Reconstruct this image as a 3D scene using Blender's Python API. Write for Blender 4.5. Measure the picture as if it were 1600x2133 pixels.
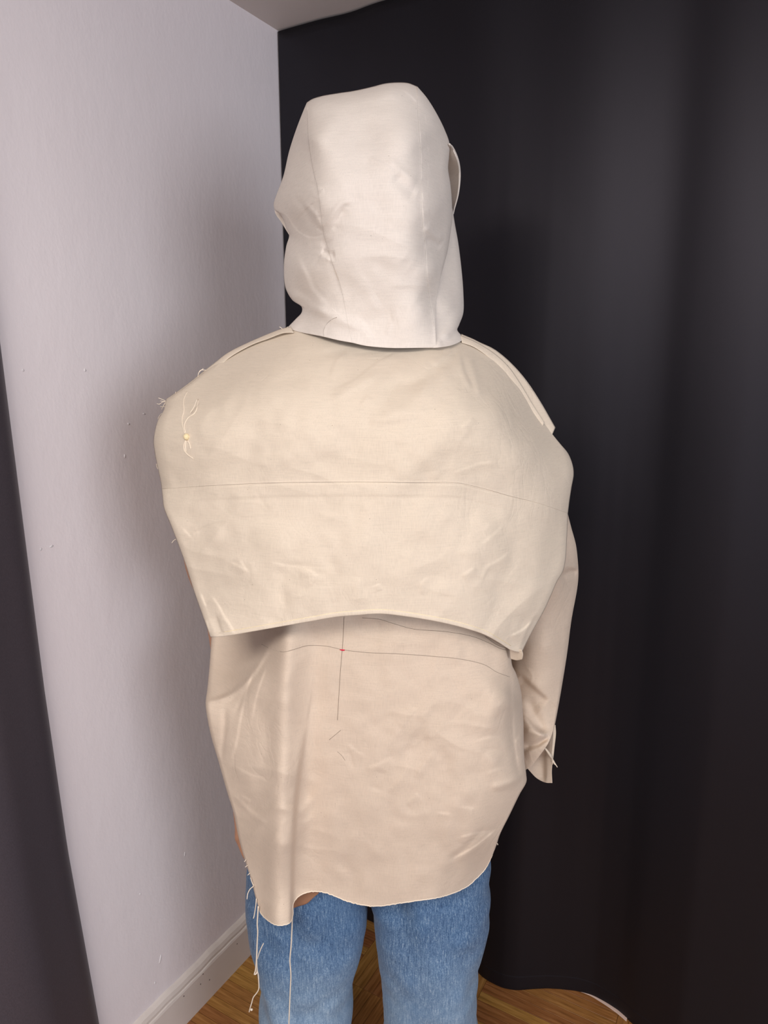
import bpy, bmesh, math, random
import numpy as np
from mathutils import Vector, Matrix

S = bpy.context.scene
for o in list(bpy.data.objects): bpy.data.objects.remove(o)
COL = S.collection
random.seed(4); RNG = np.random.default_rng(11)

# ------------------------------------------------------------ camera, world, light, exposure
H = 1.5                                   # eye height
PITCH = math.radians(12.06)
F = 1479.0                                # focal length in pixels of the 1600 x 2133 frame
cam_d = bpy.data.cameras.new('camera'); cam = bpy.data.objects.new('camera', cam_d); COL.objects.link(cam)
cam.location = (0, 0, H); cam.rotation_euler = (math.pi/2 - PITCH, 0, 0)
cam_d.sensor_fit = 'VERTICAL'; cam_d.sensor_height = 36.0; cam_d.lens = F*36.0/2133.0
cam_d.clip_start = 0.02
S.camera = cam

w = bpy.data.worlds.new('world'); S.world = w; w.use_nodes = True
bg = w.node_tree.nodes['Background']; bg.inputs[0].default_value = (0.80, 0.84, 0.95, 1); bg.inputs[1].default_value = 0.58

def area(name, loc, target, size, power, col):
    l = bpy.data.lights.new(name, 'AREA'); l.shape = 'RECTANGLE'; l.size, l.size_y = size; l.energy = power; l.color = col
    o = bpy.data.objects.new(name, l); COL.objects.link(o); o.location = loc
    o.rotation_euler = (Vector(target) - Vector(loc)).to_track_quat('-Z', 'Y').to_euler()
    return o
area('ceiling_lamp', (-0.52, -0.58, 2.17), (-0.42, -0.20, 0.0), (1.0, 0.7), 32.5, (1.0, 0.95, 0.89))
area('window_light', (1.55, -1.75, 1.62), (-0.1, 1.1, 1.35), (1.0, 1.3), 32, (0.90, 0.94, 1.0))

S.view_settings.view_transform = 'Standard'; S.view_settings.look = 'None'
S.view_settings.exposure = 0.27; S.view_settings.gamma = 1.0; S.view_settings.use_curve_mapping = False

# ------------------------------------------------------------ helpers
CP, SP = math.cos(PITCH), math.sin(PITCH)
def U(px, py, Y):
    """the world point at forward distance Y seen at pixel (px, py)"""
    px, py, Y = np.broadcast_arrays(np.asarray(px, float), np.asarray(py, float), np.asarray(Y, float))
    up = 1066.5 - py
    t = Y/(F*CP + up*SP)
    return np.stack([(px - 800)*t, Y, H + (-F*SP + up*CP)*t], -1)
C30, S30 = math.cos(math.pi/6), 0.5
def RM(a, b, z):                           # room axes: a along the back wall to the right, b along the left wall away from the camera
    a, b, z = np.broadcast_arrays(np.asarray(a, float), np.asarray(b, float), np.asarray(z, float))
    return np.stack([a*C30 + b*S30, -a*S30 + b*C30, z], -1)
def room_ab(P):
    return P[..., 0]*C30 - P[..., 1]*S30, P[..., 0]*S30 + P[..., 1]*C30
def floor_at(px, py):
    up = 1066.5 - py; return U(px, py, -H/(-F*SP + up*CP)*(F*CP + up*SP))

def crv(pts, n, smooth=True):
    p = np.array(pts, float)
    if len(p) == 2 or not smooth: d = p
    else:
        t = np.r_[0, np.cumsum(np.sqrt(np.linalg.norm(np.diff(p, axis=0), axis=1)) + 1e-6)]
        m = np.empty_like(p)
        m[1:-1] = ((p[1:-1]-p[:-2])/(t[1:-1]-t[:-2])[:, None]*(t[2:]-t[1:-1])[:, None] + (p[2:]-p[1:-1])/(t[2:]-t[1:-1])[:, None]*(t[1:-1]-t[:-2])[:, None])/(t[2:]-t[:-2])[:, None]
        m[0] = (p[1]-p[0])/(t[1]-t[0]); m[-1] = (p[-1]-p[-2])/(t[-1]-t[-2])
        q = np.linspace(0, t[-1], 600); k = np.clip(np.searchsorted(t, q, 'right')-1, 0, len(p)-2)
        h = (t[k+1]-t[k])[:, None]; s = ((q-t[k])[:, None])/h
        d = (2*s**3-3*s**2+1)*p[k] + (s**3-2*s**2+s)*h*m[k] + (-2*s**3+3*s**2)*p[k+1] + (s**3-s**2)*h*m[k+1]
    l = np.r_[0, np.cumsum(np.linalg.norm(np.diff(d, axis=0), axis=1))]
    if np.isscalar(n): n = np.linspace(0, 1, n)
    q = np.asarray(n)*l[-1]
    return np.stack([np.interp(q, l, d[:, i]) for i in range(d.shape[1])], -1)

def coons(T, B, L, R, us, vs):
    T, B, L, R = crv(T, us), crv(B, us), crv(L, vs), crv(R, vs)
    u, v = us[None, :, None], vs[:, None, None]
    G = (1-v)*T[None] + v*B[None] + (1-u)*L[:, None] + u*R[:, None]
    return G - ((1-u)*(1-v)*T[0] + u*(1-v)*T[-1] + (1-u)*v*B[0] + u*v*B[-1])

def edgey(n, k=0.6):                       # samples packed towards both ends
    s = np.linspace(0, 1, n); return (1-k)*s + k*(0.5-0.5*np.cos(math.pi*s))

def tps(ctrl):
    c = np.array(ctrl, float); x = c[:, :2]/1000.0; n = len(x)
    def ker(r2): return 0.5*r2*np.log(r2 + 1e-12)
    K = ker(((x[:, None]-x[None])**2).sum(-1)) + np.eye(n)*2e-4
    P = np.c_[np.ones(n), x]
    A = np.zeros((n+3, n+3)); A[:n, :n] = K; A[:n, n:] = P; A[n:, :n] = P.T
    sol = np.linalg.solve(A, np.r_[c[:, 2], 0, 0, 0])
    def f(px, py):
        q = np.stack([px, py], -1).reshape(-1, 2)/1000.0
        out = sol[n] + q@sol[n+1:]
        for i in range(n): out = out + sol[i]*ker(((q-x[i])**2).sum(-1))
        return out.reshape(np.shape(px))
    return f

def strokes(px, py, lst):
    """relief towards the viewer's side, metres, from drawn folds: (points, width, height[, step fall-off])"""
    out = np.zeros(np.shape(px)); X = px.ravel(); Yp = py.ravel(); o = out.ravel()
    for st in lst:
        pts = np.array(st[0], float); wd, amp = st[1], st[2]; W = st[3] if len(st) > 3 else None
        rad = 3*max(wd, W or 0)
        m = np.where((X > pts[:, 0].min()-rad) & (X < pts[:, 0].max()+rad) & (Yp > pts[:, 1].min()-rad) & (Yp < pts[:, 1].max()+rad))[0]
        if not len(m): continue
        if len(pts) > 2: pts = crv(pts, 12)
        x, y = X[m], Yp[m]; best = np.full(len(m), 1e9); sg = np.zeros(len(m)); tt = np.zeros(len(m)); N = len(pts)-1
        for i in range(N):
            a, b = pts[i], pts[i+1]; d = b-a; L2 = d@d + 1e-9
            t = np.clip(((x-a[0])*d[0] + (y-a[1])*d[1])/L2, 0, 1)
            ex, ey = x-a[0]-t*d[0], y-a[1]-t*d[1]; r = ex*ex+ey*ey
            k = r < best; best[k] = r[k]; sg[k] = np.sign(d[0]*ey-d[1]*ex)[k]; tt[k] = (i+t[k])/N
        dist = np.sqrt(best); tap = np.clip(np.sin(np.clip(tt, 0.02, 0.98)*math.pi)*1.8, 0, 1)
        if W is None: o[m] += amp*tap*np.exp(-(dist/wd)**2)
        else:
            s = dist*sg
            o[m] += amp*tap*0.5*(1+np.tanh(s/wd))*np.exp(-(np.maximum(s, 0)/W)**2)*np.exp(-(np.minimum(s, 0)/(3*wd))**2)
    return o.reshape(np.shape(px))

def vnoise(px, py, scale, seed):
    r = np.random.default_rng(seed); g = r.normal(size=(64, 64))
    x, y = px/scale + 7.3, py/scale + 3.1
    xi, yi = np.floor(x).astype(int), np.floor(y).astype(int); fx, fy = x-xi, y-yi
    fx, fy = fx*fx*(3-2*fx), fy*fy*(3-2*fy)
    G = lambda i, j: g[np.mod(j, 64), np.mod(i, 64)]
    return (G(xi, yi)*(1-fx)+G(xi+1, yi)*fx)*(1-fy)+(G(xi, yi+1)*(1-fx)+G(xi+1, yi+1)*fx)*fy

def crumple(n, box, seed, amp=0.0011, ln=(18, 60), ang=None):
    r = np.random.default_rng(seed); out = []
    for i in range(n):
        x, y = r.uniform(box[0], box[2]), r.uniform(box[1], box[3])
        a = r.uniform(0, math.pi) if ang is None else r.normal(ang, 0.5)
        l = r.uniform(*ln); bend = r.normal(0, 0.25)*l
        dx, dy = math.cos(a)*l/2, math.sin(a)*l/2
        out.append(([(x-dx, y-dy), (x-dy/l*bend, y+dx/l*bend), (x+dx, y+dy)], r.uniform(2.6, 5.5), r.choice([-1, 1])*r.uniform(0.35, 1)*amp))
    return out

def link(name, me, mat, parent):
    o = bpy.data.objects.new(name, me); COL.objects.link(o)
    if mat: me.materials.append(mat)
    if parent:
        o.parent = parent
        o.matrix_parent_inverse = Matrix.Translation(-Vector(world_loc(parent)))
    return o
def world_loc(o):
    return o.location if o.parent is None else (0, 0, 0)

def mesh_np(name, V, Fq, mat=None, parent=None, smooth=True):
    me = bpy.data.meshes.new(name); V = np.asarray(V, np.float32).reshape(-1, 3)
    Fq = [np.asarray(Fq)] if isinstance(Fq, np.ndarray) else [np.asarray(f) for f in Fq if len(f)]
    me.vertices.add(len(V)); me.vertices.foreach_set('co', V.ravel())
    tot = np.concatenate([np.full(len(f), f.shape[1]) for f in Fq]); loops = np.concatenate([f.ravel() for f in Fq])
    me.loops.add(len(loops)); me.loops.foreach_set('vertex_index', loops.astype(np.int32))
    me.polygons.add(len(tot)); st = np.r_[0, np.cumsum(tot)[:-1]]
    me.polygons.foreach_set('loop_start', st.astype(np.int32)); me.polygons.foreach_set('loop_total', tot.astype(np.int32))
    me.polygons.foreach_set('use_smooth', np.full(len(tot), smooth))
    me.update(calc_edges=True); me.validate()
    return link(name, me, mat, parent)

def grid_faces(nv, nu, closed=False):
    i = np.arange(nv*nu).reshape(nv, nu)
    a = i[:-1, :-1] if not closed else i[:-1]
    b = i[:-1, 1:] if not closed else np.roll(i, -1, 1)[:-1]
    c = i[1:, 1:] if not closed else np.roll(i, -1, 1)[1:]
    d = i[1:, :-1] if not closed else i[1:]
    return np.stack([a, d, c, b], -1).reshape(-1, 4)

def grid(name, P, mat, parent, closed=False, thick=0.0, smooth=True):
    o = mesh_np(name, P, grid_faces(P.shape[0], P.shape[1], closed), mat, parent, smooth)
    if thick:
        m = o.modifiers.new('thickness', 'SOLIDIFY'); m.thickness = thick; m.offset = 0 if thick > 0 else 1; m.thickness = abs(thick)
    return o

def tube(name, pts, r, mat, parent, n=6, smooth_path=True, steps=None):
    p = np.asarray(pts, float)
    if smooth_path and len(p) > 2: p = crv(p, steps or 6*len(p))
    rr = np.broadcast_to(np.asarray(r, float), (len(p),)) if np.ndim(r) == 0 or len(np.atleast_1d(r)) == len(p) else np.interp(np.linspace(0, 1, len(p)), np.linspace(0, 1, len(r)), r)
    t = np.gradient(p, axis=0); t /= np.linalg.norm(t, axis=1)[:, None] + 1e-12
    ref = np.array([0, 0, 1.0]) if abs(t[:, 2]).mean() < 0.8 else np.array([0, 1.0, 0])
    n1 = np.cross(t, ref); n1 /= np.linalg.norm(n1, axis=1)[:, None] + 1e-12; n2 = np.cross(t, n1)
    a = np.arange(n)*2*math.pi/n
    V = p[:, None] + rr[:, None, None]*(np.cos(a)[None, :, None]*n1[:, None] + np.sin(a)[None, :, None]*n2[:, None])
    caps = [np.arange(n)[None, :], (np.arange(n)[::-1] + (len(p)-1)*n)[None, :]]
    return mesh_np(name, V, [grid_faces(len(p), n, True)] + caps, mat, parent)

def blob(name, c, r, mat, parent, seg=(10, 7), rot=None):
    th = np.linspace(0, math.pi, seg[1])[1:-1]; ph = np.arange(seg[0])*2*math.pi/seg[0]
    V = np.stack([np.sin(th)[:, None]*np.cos(ph), np.sin(th)[:, None]*np.sin(ph), np.cos(th)[:, None]+0*ph], -1).reshape(-1, 3)
    V = np.r_[V, [[0, 0, 1], [0, 0, -1]]]*np.asarray(r)
    if rot is not None: V = V@np.array(rot).T
    n = seg[0]; m = (seg[1]-2)*n; k = np.arange(n)
    tri = np.r_[np.stack([k*0+m, k, (k+1) % n], -1), np.stack([k*0+m+1, m-n+(k+1) % n, m-n+k], -1)]
    return mesh_np(name, V+np.asarray(c), [grid_faces(seg[1]-2, n, True), tri], mat, parent)

def box(name, a0, a1, b0, b1, z0, z1, mat, parent=None, bevel=0.0):
    bm = bmesh.new(); vs = [bm.verts.new(RM(a, b, z)) for z in (z0, z1) for b in (b0, b1) for a in (a0, a1)]
    for f in ((0, 2, 3, 1), (4, 5, 7, 6), (0, 1, 5, 4), (2, 6, 7, 3), (0, 4, 6, 2), (1, 3, 7, 5)): bm.faces.new([vs[i] for i in f])
    bmesh.ops.recalc_face_normals(bm, faces=bm.faces)
    if bevel: bmesh.ops.bevel(bm, geom=bm.edges[:], offset=bevel, segments=1, affect='EDGES')
    me = bpy.data.meshes.new(name); bm.to_mesh(me); bm.free()
    return link(name, me, mat, parent)

def thing(name, loc, label, cat):
    o = bpy.data.objects.new(name, None); COL.objects.link(o); o.location = loc; o.empty_display_size = 0.1
    o['label'] = label; o['category'] = cat; return o
def structure(o): o['kind'] = 'structure'; return o

# ------------------------------------------------------------ materials
def lin(r, g, b):
    f = lambda c: ((c/255+0.055)/1.055)**2.4 if c > 10 else c/255/12.92
    return (f(r), f(g), f(b), 1)
class M:
    def __init__(s, name, rough=0.8):
        s.m = bpy.data.materials.new(name); s.m.use_nodes = True; s.t = s.m.node_tree; s.p = s.t.nodes['Principled BSDF']
        s.p.inputs['Roughness'].default_value = rough; s.p.inputs['Specular IOR Level'].default_value = 0.25
        s.tc = s.t.nodes.new('ShaderNodeTexCoord')
    def n(s, kind, **kw):
        x = s.t.nodes.new('ShaderNode'+kind)
        for k, v in kw.items():
            if k in x.inputs: x.inputs[k].default_value = v
            else: setattr(x, k, v)
        return x
    def l(s, a, b): s.t.links.new(a, b)
    def coord(s, scale, rot=(0, 0, 0), src='Object'):
        m = s.n('Mapping'); s.l(s.tc.outputs[src], m.inputs[0]); m.inputs['Scale'].default_value = scale; m.inputs['Rotation'].default_value = rot; return m.outputs[0]
    def noise(s, scale, detail=3, rough=0.55, dist=0.0, rot=(0, 0, 0)):
        x = s.n('TexNoise'); s.l(s.coord(scale, rot), x.inputs['Vector']); x.inputs['Scale'].default_value = 1; x.inputs['Detail'].default_value = detail
        x.inputs['Roughness'].default_value = rough; x.inputs['Distortion'].default_value = dist; return x.outputs['Fac']
    def math(s, op, a, b=None, c=None):
        x = s.n('Math', operation=op)
        for i, v in enumerate((a, b, c)):
            if v is None: continue
            if isinstance(v, (int, float)): x.inputs[i].default_value = v
            else: s.l(v, x.inputs[i])
        return x.outputs[0]
    def ramp(s, fac, stops):
        r = s.n('ValToRGB'); s.l(fac, r.inputs[0]); e = r.color_ramp.elements
        while len(e) < len(stops): e.new(0.5)
        for k, (p, c) in zip(e, stops): k.position = p; k.color = c if len(c) == 4 else (*c, 1)
        return r.outputs[0]
    def mix(s, fac, a, b, mode='MIX'):
        x = s.n('MixRGB', blend_type=mode)
        for i, v in enumerate((fac, a, b)):
            if isinstance(v, (int, float)): x.inputs[i].default_value = v
            elif isinstance(v, tuple): x.inputs[i].default_value = v if len(v) == 4 else (*v, 1)
            else: s.l(v, x.inputs[i])
        return x.outputs[0]
    def bump(s, h, strength, dist, prev=None):
        b = s.n('Bump'); b.inputs['Strength'].default_value = strength; b.inputs['Distance'].default_value = dist; s.l(h, b.inputs['Height'])
        if prev is not None: s.l(prev, b.inputs['Normal'])
        s.l(b.outputs[0], s.p.inputs['Normal']); return b.outputs[0]
    def base(s, c):
        if isinstance(c, tuple): s.p.inputs['Base Color'].default_value = c
        else: s.l(c, s.p.inputs['Base Color'])

def cotton(name, col, weave=1.0, crease=1.0):
    m = M(name, 0.88); m.p.inputs['Sheen Weight'].default_value = 0.08; m.p.inputs['Sheen Roughness'].default_value = 0.6
    warp = m.noise((1500, 1500, 70), 2); weft = m.noise((55, 55, 1300), 2)
    th = m.math('ADD', m.math('MULTIPLY', warp, 0.55), m.math('MULTIPLY', weft, 0.45))
    c = m.ramp(th, [(0.34, tuple(x*0.90 for x in col[:3])), (0.5, col[:3]), (0.66, tuple(min(1, x*1.05) for x in col[:3]))])
    c = m.mix(m.ramp(m.noise((6, 6, 6), 3), [(0.35, (0, 0, 0)), (0.75, (0.22, 0.22, 0.22))]), c, (col[0]*0.93, col[1]*0.93, col[2]*0.98, 1))
    vo = m.n('TexVoronoi'); m.l(m.coord((95, 95, 95)), vo.inputs['Vector']); vo.inputs['Scale'].default_value = 1
    sp = m.math('LESS_THAN', vo.outputs['Distance'], 0.052)
    wn = m.n('TexWhiteNoise'); m.l(vo.outputs['Position'], wn.inputs['Vector'])
    sp = m.math('MULTIPLY', sp, m.math('GREATER_THAN', wn.outputs['Value'], 0.78))
    c = m.mix(m.math('MULTIPLY', sp, 0.55), c, (0.16, 0.11, 0.07, 1))
    m.base(c)
    b = m.bump(th, 0.35*weave, 0.0006)
    cr = m.math('ABSOLUTE', m.math('SUBTRACT', m.noise((17, 17, 12), 4, 0.5, 1.2), 0.5))
    cr = m.math('POWER', m.math('MINIMUM', m.math('MULTIPLY', cr, 9.0), 1.0), 0.6)
    msk = m.ramp(m.noise((8, 8, 8), 2), [(0.48, (0, 0, 0)), (0.62, (1, 1, 1))])
    m.bump(m.math('MULTIPLY', cr, msk), 0.22*crease, 0.0016, b)
    return m.m
MUSLIN = lin(221, 206, 187)
cloth = cotton('unbleached_muslin', MUSLIN)
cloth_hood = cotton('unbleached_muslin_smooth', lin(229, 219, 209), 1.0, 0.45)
cloth_shaded = cotton('unbleached_muslin_shaded', lin(213, 194, 175))  # same muslin; dimmer, warmer light on lower jacket and sleeve painted into the colour

def plain(name, col, rough=0.7, var=0.08, sc=30):
    m = M(name, rough); c = m.mix(m.ramp(m.noise((sc, sc, sc), 3), [(0.3, (0, 0, 0)), (0.7, (1, 1, 1))]), tuple(x*(1-var) for x in col[:3])+(1,), tuple(min(1, x*(1+var)) for x in col[:3])+(1,)); m.base(c); return m
skin_m = plain('skin', lin(196, 146, 118), 0.55).m
thread_m = plain('cotton_thread', lin(238, 224, 205), 0.85).m
yellow_thread_m = plain('thread_knot_cotton', lin(236, 218, 176), 0.85, 0.15, 900).m
pencil_m = plain('pencil_graphite', lin(138, 124, 112), 0.6).m
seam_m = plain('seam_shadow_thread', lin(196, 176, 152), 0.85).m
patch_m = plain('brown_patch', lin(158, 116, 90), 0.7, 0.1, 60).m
red_m = plain('red_marker', lin(214, 40, 70), 0.6).m
hair_m = plain('dark_hair', lin(48, 36, 30), 0.5).m

dn = M('faded_denim', 0.85); dn.p.inputs['Sheen Weight'].default_value = 0.1
tw = dn.noise((560, 560, 50), 3, 0.6); sl = dn.noise((520, 520, 380), 3, 0.7)
t2 = dn.math('ADD', dn.math('MULTIPLY', tw, 0.5), dn.math('MULTIPLY', sl, 0.5))
cl = dn.ramp(t2, [(0.32, lin(44, 68, 100)), (0.46, lin(72, 101, 138)), (0.55, lin(98, 127, 160)), (0.68, lin(156, 175, 193))])
sep = dn.n('SeparateXYZ'); dn.l(dn.tc.outputs['Object'], sep.inputs[0])
fade = dn.n('MapRange', interpolation_type='SMOOTHSTEP'); dn.l(dn.math('ADD', sep.outputs[2], dn.math('MULTIPLY', dn.noise((9, 9, 5), 3), 0.16)), fade.inputs[0])
fade.inputs[1].default_value = 0.66; fade.inputs[2].default_value = 0.44; fade.inputs[3].default_value = 0.0; fade.inputs[4].default_value = 0.62
cl = dn.mix(fade.outputs[0], cl, dn.ramp(t2, [(0.3, lin(110, 140, 172)), (0.5, lin(152, 178, 200)), (0.7, lin(196, 210, 222))]))
cl = dn.mix(dn.ramp(dn.noise((14, 14, 6), 3), [(0.4, (0, 0, 0)), (0.7, (0.35, 0.35, 0.35))]), cl, lin(74, 108, 146))
dn.base(cl); dn.bump(t2, 0.5, 0.0008); denim = dn.m

wl = M('white_wall_paint', 0.55); wl.base(wl.mix(wl.ramp(wl.noise((1.6, 1.6, 1.6), 4), [(0.35, (0, 0, 0)), (0.7, (1, 1, 1))]), lin(238, 229, 232), lin(242, 234, 237)))
b_ = wl.bump(wl.noise((34, 34, 20), 4), 0.22, 0.004); wl.bump(wl.noise((160, 160, 90), 3), 0.10, 0.002, b_); wall_m = wl.m
cm = plain('ceiling_paint', lin(226, 216, 210), 0.7, 0.02, 4); ceil_m = cm.m
bb = plain('baseboard_paint', lin(222, 211, 204), 0.5, 0.03, 12); bb.bump(bb.noise((40, 40, 40), 3), 0.2, 0.002); base_m = bb.m
drip_m = plain('dried_paint', lin(224, 219, 221), 0.4, 0.01).m
hole_m = plain('dark_nick', lin(96, 84, 80), 0.8).m

def charcoal(name, col):
    m = M(name, 0.47); m.p.inputs['Specular IOR Level'].default_value = 0.40; m.p.inputs['Specular Tint'].default_value = (0.93, 0.86, 1.0, 1)
    t = m.noise((900, 900, 300), 2); m.base(m.ramp(t, [(0.3, tuple(x*0.85 for x in col[:3])), (0.7, tuple(x*1.15 for x in col[:3]))]))
    m.bump(m.noise((5, 5, 2), 3), 0.10, 0.006); return m.m
dark_m = charcoal('charcoal_backdrop_cloth', lin(18, 18, 22))
dark2_m = charcoal('charcoal_curtain_cloth', lin(74, 68, 74))
tape_m = plain('pale_hem_tape', lin(205, 178, 164), 0.8).m

wd = M('oak_parquet', 0.42); wd.p.inputs['Specular IOR Level'].default_value = 0.4
oi = wd.n('ObjectInfo')
gr = wd.noise((9, 130, 60), 4, 0.6, 0.6)                           # grain runs along each plank's own length
cw = wd.ramp(gr, [(0.28, lin(122, 80, 36)), (0.5, lin(160, 110, 58)), (0.72, lin(186, 136, 80))])
hs = wd.n('HueSaturation'); wd.l(cw, hs.inputs['Color']); wd.l(wd.math('MULTIPLY_ADD', oi.outputs['Random'], 0.45, 0.82), hs.inputs['Value']); wd.l(wd.math('MULTIPLY_ADD', oi.outputs['Random'], 0.03, 0.485), hs.inputs['Hue'])
wd.base(hs.outputs[0]); wd.bump(gr, 0.15, 0.001); wood = wd.m
fb = M('parquet_beyond', 0.45); br = fb.n('TexBrick'); fb.l(fb.coord((1, 1, 1), (0, 0, math.pi/6)), br.inputs['Vector']); br.offset = 0.5
for k_, v_ in (('Scale', 1.0), ('Mortar Size', 0.0007), ('Brick Width', 0.303), ('Row Height', 0.0257), ('Color1', lin(150, 102, 52)), ('Color2', lin(118, 76, 34)), ('Mortar', lin(52, 30, 12))): br.inputs[k_].default_value = v_
fb.base(br.outputs['Color']); gap_m = fb.m

# ------------------------------------------------------------ the room
A0, B1 = -1.09, 1.56                      # left wall plane, back wall plane
structure(box('floor', A0-0.1, 2.4, -2.6, B1+0.1, -0.10, -0.004, gap_m))
FLOOR = bpy.data.objects['floor']
structure(box('ceiling', A0-0.1, 2.4, -2.6, B1+0.1, 2.218, 2.30, ceil_m))
structure(box('wall_left', A0-0.1, A0, -2.6, B1, -0.10, 2.218, wall_m))
structure(box('wall_back', A0-0.1, 2.4, B1, B1+0.1, -0.10, 2.218, wall_m))
WALL = bpy.data.objects['wall_left']

# baseboard: a moulded profile run along the left wall
prof = np.array([(0.0, -0.004), (0.016, -0.004), (0.016, 0.088), (0.0145, 0.0925), (0.012, 0.094), (0.0125, 0.101), (0.0095, 0.110), (0.004, 0.1155), (0.0, 0.118)])
bs = np.linspace(-2.6, B1, 240)
wob = 0.0009*np.sin(bs*37)+0.0008*np.sin(bs*91+1)
P = np.stack([RM(A0+p[0], bs, p[1] + (wob*(1 if p[1] > 0.09 else 0))) for p in prof], 1)
BASE = structure(grid('baseboard_left', P, base_m, None, smooth=False))
nh = []
for (x, y) in ((423, 2029), (436.5, 2041), (418, 2050), (383, 2075), (494, 1966)):
    up = 1066.5-y; ry = F*CP+up*SP; X = (x-800)/ry
    a_, b_ = X*C30-S30, X*S30+C30; Y = (A0+0.016)/a_
    nh.append(U(x, y, Y))
for i, p in enumerate(nh):
    n_ = np.array([C30, -S30, 0])
    R_ = np.stack([np.array([S30, C30, 0]), np.array([0, 0, 1.0]), n_], 1)
    blob('nail_hole', p, (0.0016, 0.002, 0.0006), hole_m, BASE, (8, 6), R_)
# dried paint runs and lumps on the wall
for (x, y, r1, r2, tilt) in ((334, 1998, 0.0022, 0.011, 0.35), (323, 2047, 0.002, 0.003, 0), (385, 1779, 0.0016, 0.006, 0.2), (48, 771, 0.002, 0.0024, 0), (177, 771, 0.0022, 0.003, 0), (300, 862, 0.0035, 0.0018, 0.3), (268, 883, 0.003, 0.002, 0.5), (260, 950, 0.0018, 0.004, 0), (85, 1144, 0.002, 0.0028, 0.4), (107, 1138, 0.004, 0.002, -0.3), (292, 1862, 0.0016, 0.002, 0)):
    up = 1066.5-y; ry = F*CP+up*SP; X = (x-800)/ry; Y = A0/(X*C30-S30)
    n_ = np.array([C30, -S30, 0]); e = np.array([S30, C30, 0]); z_ = np.array([0, 0, 1.0])
    R_ = np.stack([e*math.cos(tilt)-z_*math.sin(tilt), e*math.sin(tilt)+z_*math.cos(tilt), n_], 1)
    blob('paint_drip', U(x, y, Y), (r1, r2, 0.0014), drip_m, WALL, (10, 6), R_)

# parquet: columns of short strips, laid across and along by turns
PW, PL = 0.0257, 0.303
def plank_mesh():
    bm = bmesh.new(); l, w2, h = PL/2-0.0005, PW/2-0.0005, 0.004
    vs = [bm.verts.new((x, y, z)) for z in (-h, 0) for y in (-w2, w2) for x in (-l, l)]
    for f in ((4, 5, 7, 6), (0, 1, 5, 4), (2, 6, 7, 3), (0, 4, 6, 2), (1, 3, 7, 5)): bm.faces.new([vs[i] for i in f])
    bmesh.ops.recalc_face_normals(bm, faces=bm.faces)
    bmesh.ops.bevel(bm, geom=[e for e in bm.edges if all(abs(v.co.z) < 1e-6 for v in e.verts)], offset=0.0005, segments=1, affect='EDGES')
    me = bpy.data.meshes.new('plank'); bm.to_mesh(me); bm.free(); me.materials.append(wood); return me
pm = plank_mesh(); rp = random.Random(2)
def plank(a, b, along_b):
    o = bpy.data.objects.new('plank', pm); COL.objects.link(o); o.parent = FLOOR
    p = RM(a, b, -0.0002*rp.random()); o.location = p
    o.rotation_euler = (0, 0, -math.pi/6 + (math.pi/2 if along_b else 0))
a_edge = -1.124
for c in range(5):
    ac = a_edge + c*PL
    if c % 2 == 0:
        for k in range(38): plank(ac+PL/2, 0.574 + PW*(k+0.5), False)
    else:
        for r in range(-2, 2):
            for k in range(int(PL/PW)+1):
                aa = ac + (PL/(int(PL/PW)+1))*(k+0.5)
                if 1.232+r*PL+PL/2 < B1: plank(aa, 1.232 + r*PL + PL/2 - 0.0, True)

# backdrop cloth along the back wall
hem_px = [(993.5, 2022), (1005, 2036), (1025, 2048), (1047.5, 2058.5), (1074.6, 2063.7), (1106, 2061), (1137.6, 2059), (1171, 2061), (1205, 2065), (1234, 2074), (1261, 2089), (1288, 2106), (1317.5, 2133)]
hp = floor_at(np.array([p[0] for p in hem_px]), np.array([p[1] for p in hem_px])); ha, hb = room_ab(hp)
ka = np.r_[A0+0.004, -0.98, -0.87, -0.72, -0.60, ha, -0.08, 0.05, 0.25, 0.45, 0.7, 1.0, 1.4, 1.9, 2.35]
kb = np.r_[1.411, 1.418, 1.424, 1.415, 1.425, hb, 1.43, 1.425, 1.47, 1.42, 1.47, 1.42, 1.47, 1.42, 1.46]
ga = np.r_[np.linspace(A0+0.004, 0.6, 420), np.linspace(0.62, 2.35, 90)]
hemb = np.interp(ga, ka, kb)
for _ in range(6): hemb[1:-1] = (hemb[:-2]+2*hemb[1:-1]+hemb[2:])/4
def bfold(a, z):
    h = np.clip(z/2.218, 0, 1); low = (1-h)**1.3
    g = lambda c, w_, k: k*np.exp(-((a-c)/w_)**2)
    top = 1.411 + g(-0.52, 0.20, -0.009) + g(-0.235, 0.05, 0.0032) + g(0.03, 0.18, -0.004) + g(0.36, 0.13, 0.02) + g(-0.90, 0.05, 0.006) + 0.020*np.sin(a*9.5)*np.clip((a-0.4)*3, 0, 1) + 0.003*np.sin(a*27+z)*np.clip((a+1.0)*3, 0, 1)
    hb_ = np.interp(a, ga, hemb)
    return top*(1-low) + hb_*low
BACK = thing('backdrop_cloth', tuple(RM(-0.2, 1.43, 0)), 'charcoal fabric backdrop hanging in soft folds behind the hooded person', 'backdrop')
zz = np.r_[np.linspace(0.002, 0.2, 30), np.linspace(0.23, 2.214, 90)]
AA, ZZ = np.meshgrid(ga, zz)
grid('cloth_panel', RM(AA, bfold(AA, ZZ), ZZ), dark_m, BACK, thick=0.002)
zz = np.r_[0.0015, np.linspace(0.004, 0.040, 8), 0.0415]
AA, ZZ = np.meshgrid(ga, zz); off = np.where((ZZ < 0.0018) | (ZZ > 0.041), 0.0, 0.0005)
grid('hem_band', RM(AA, bfold(AA, ZZ)-0.001-off, ZZ), dark_m, BACK)
wpx = [(1168, 2061.5), (1196, 2071.5), (1218.6, 2080), (1250, 2097), (1279.5, 2115), (1304, 2133)]
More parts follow.
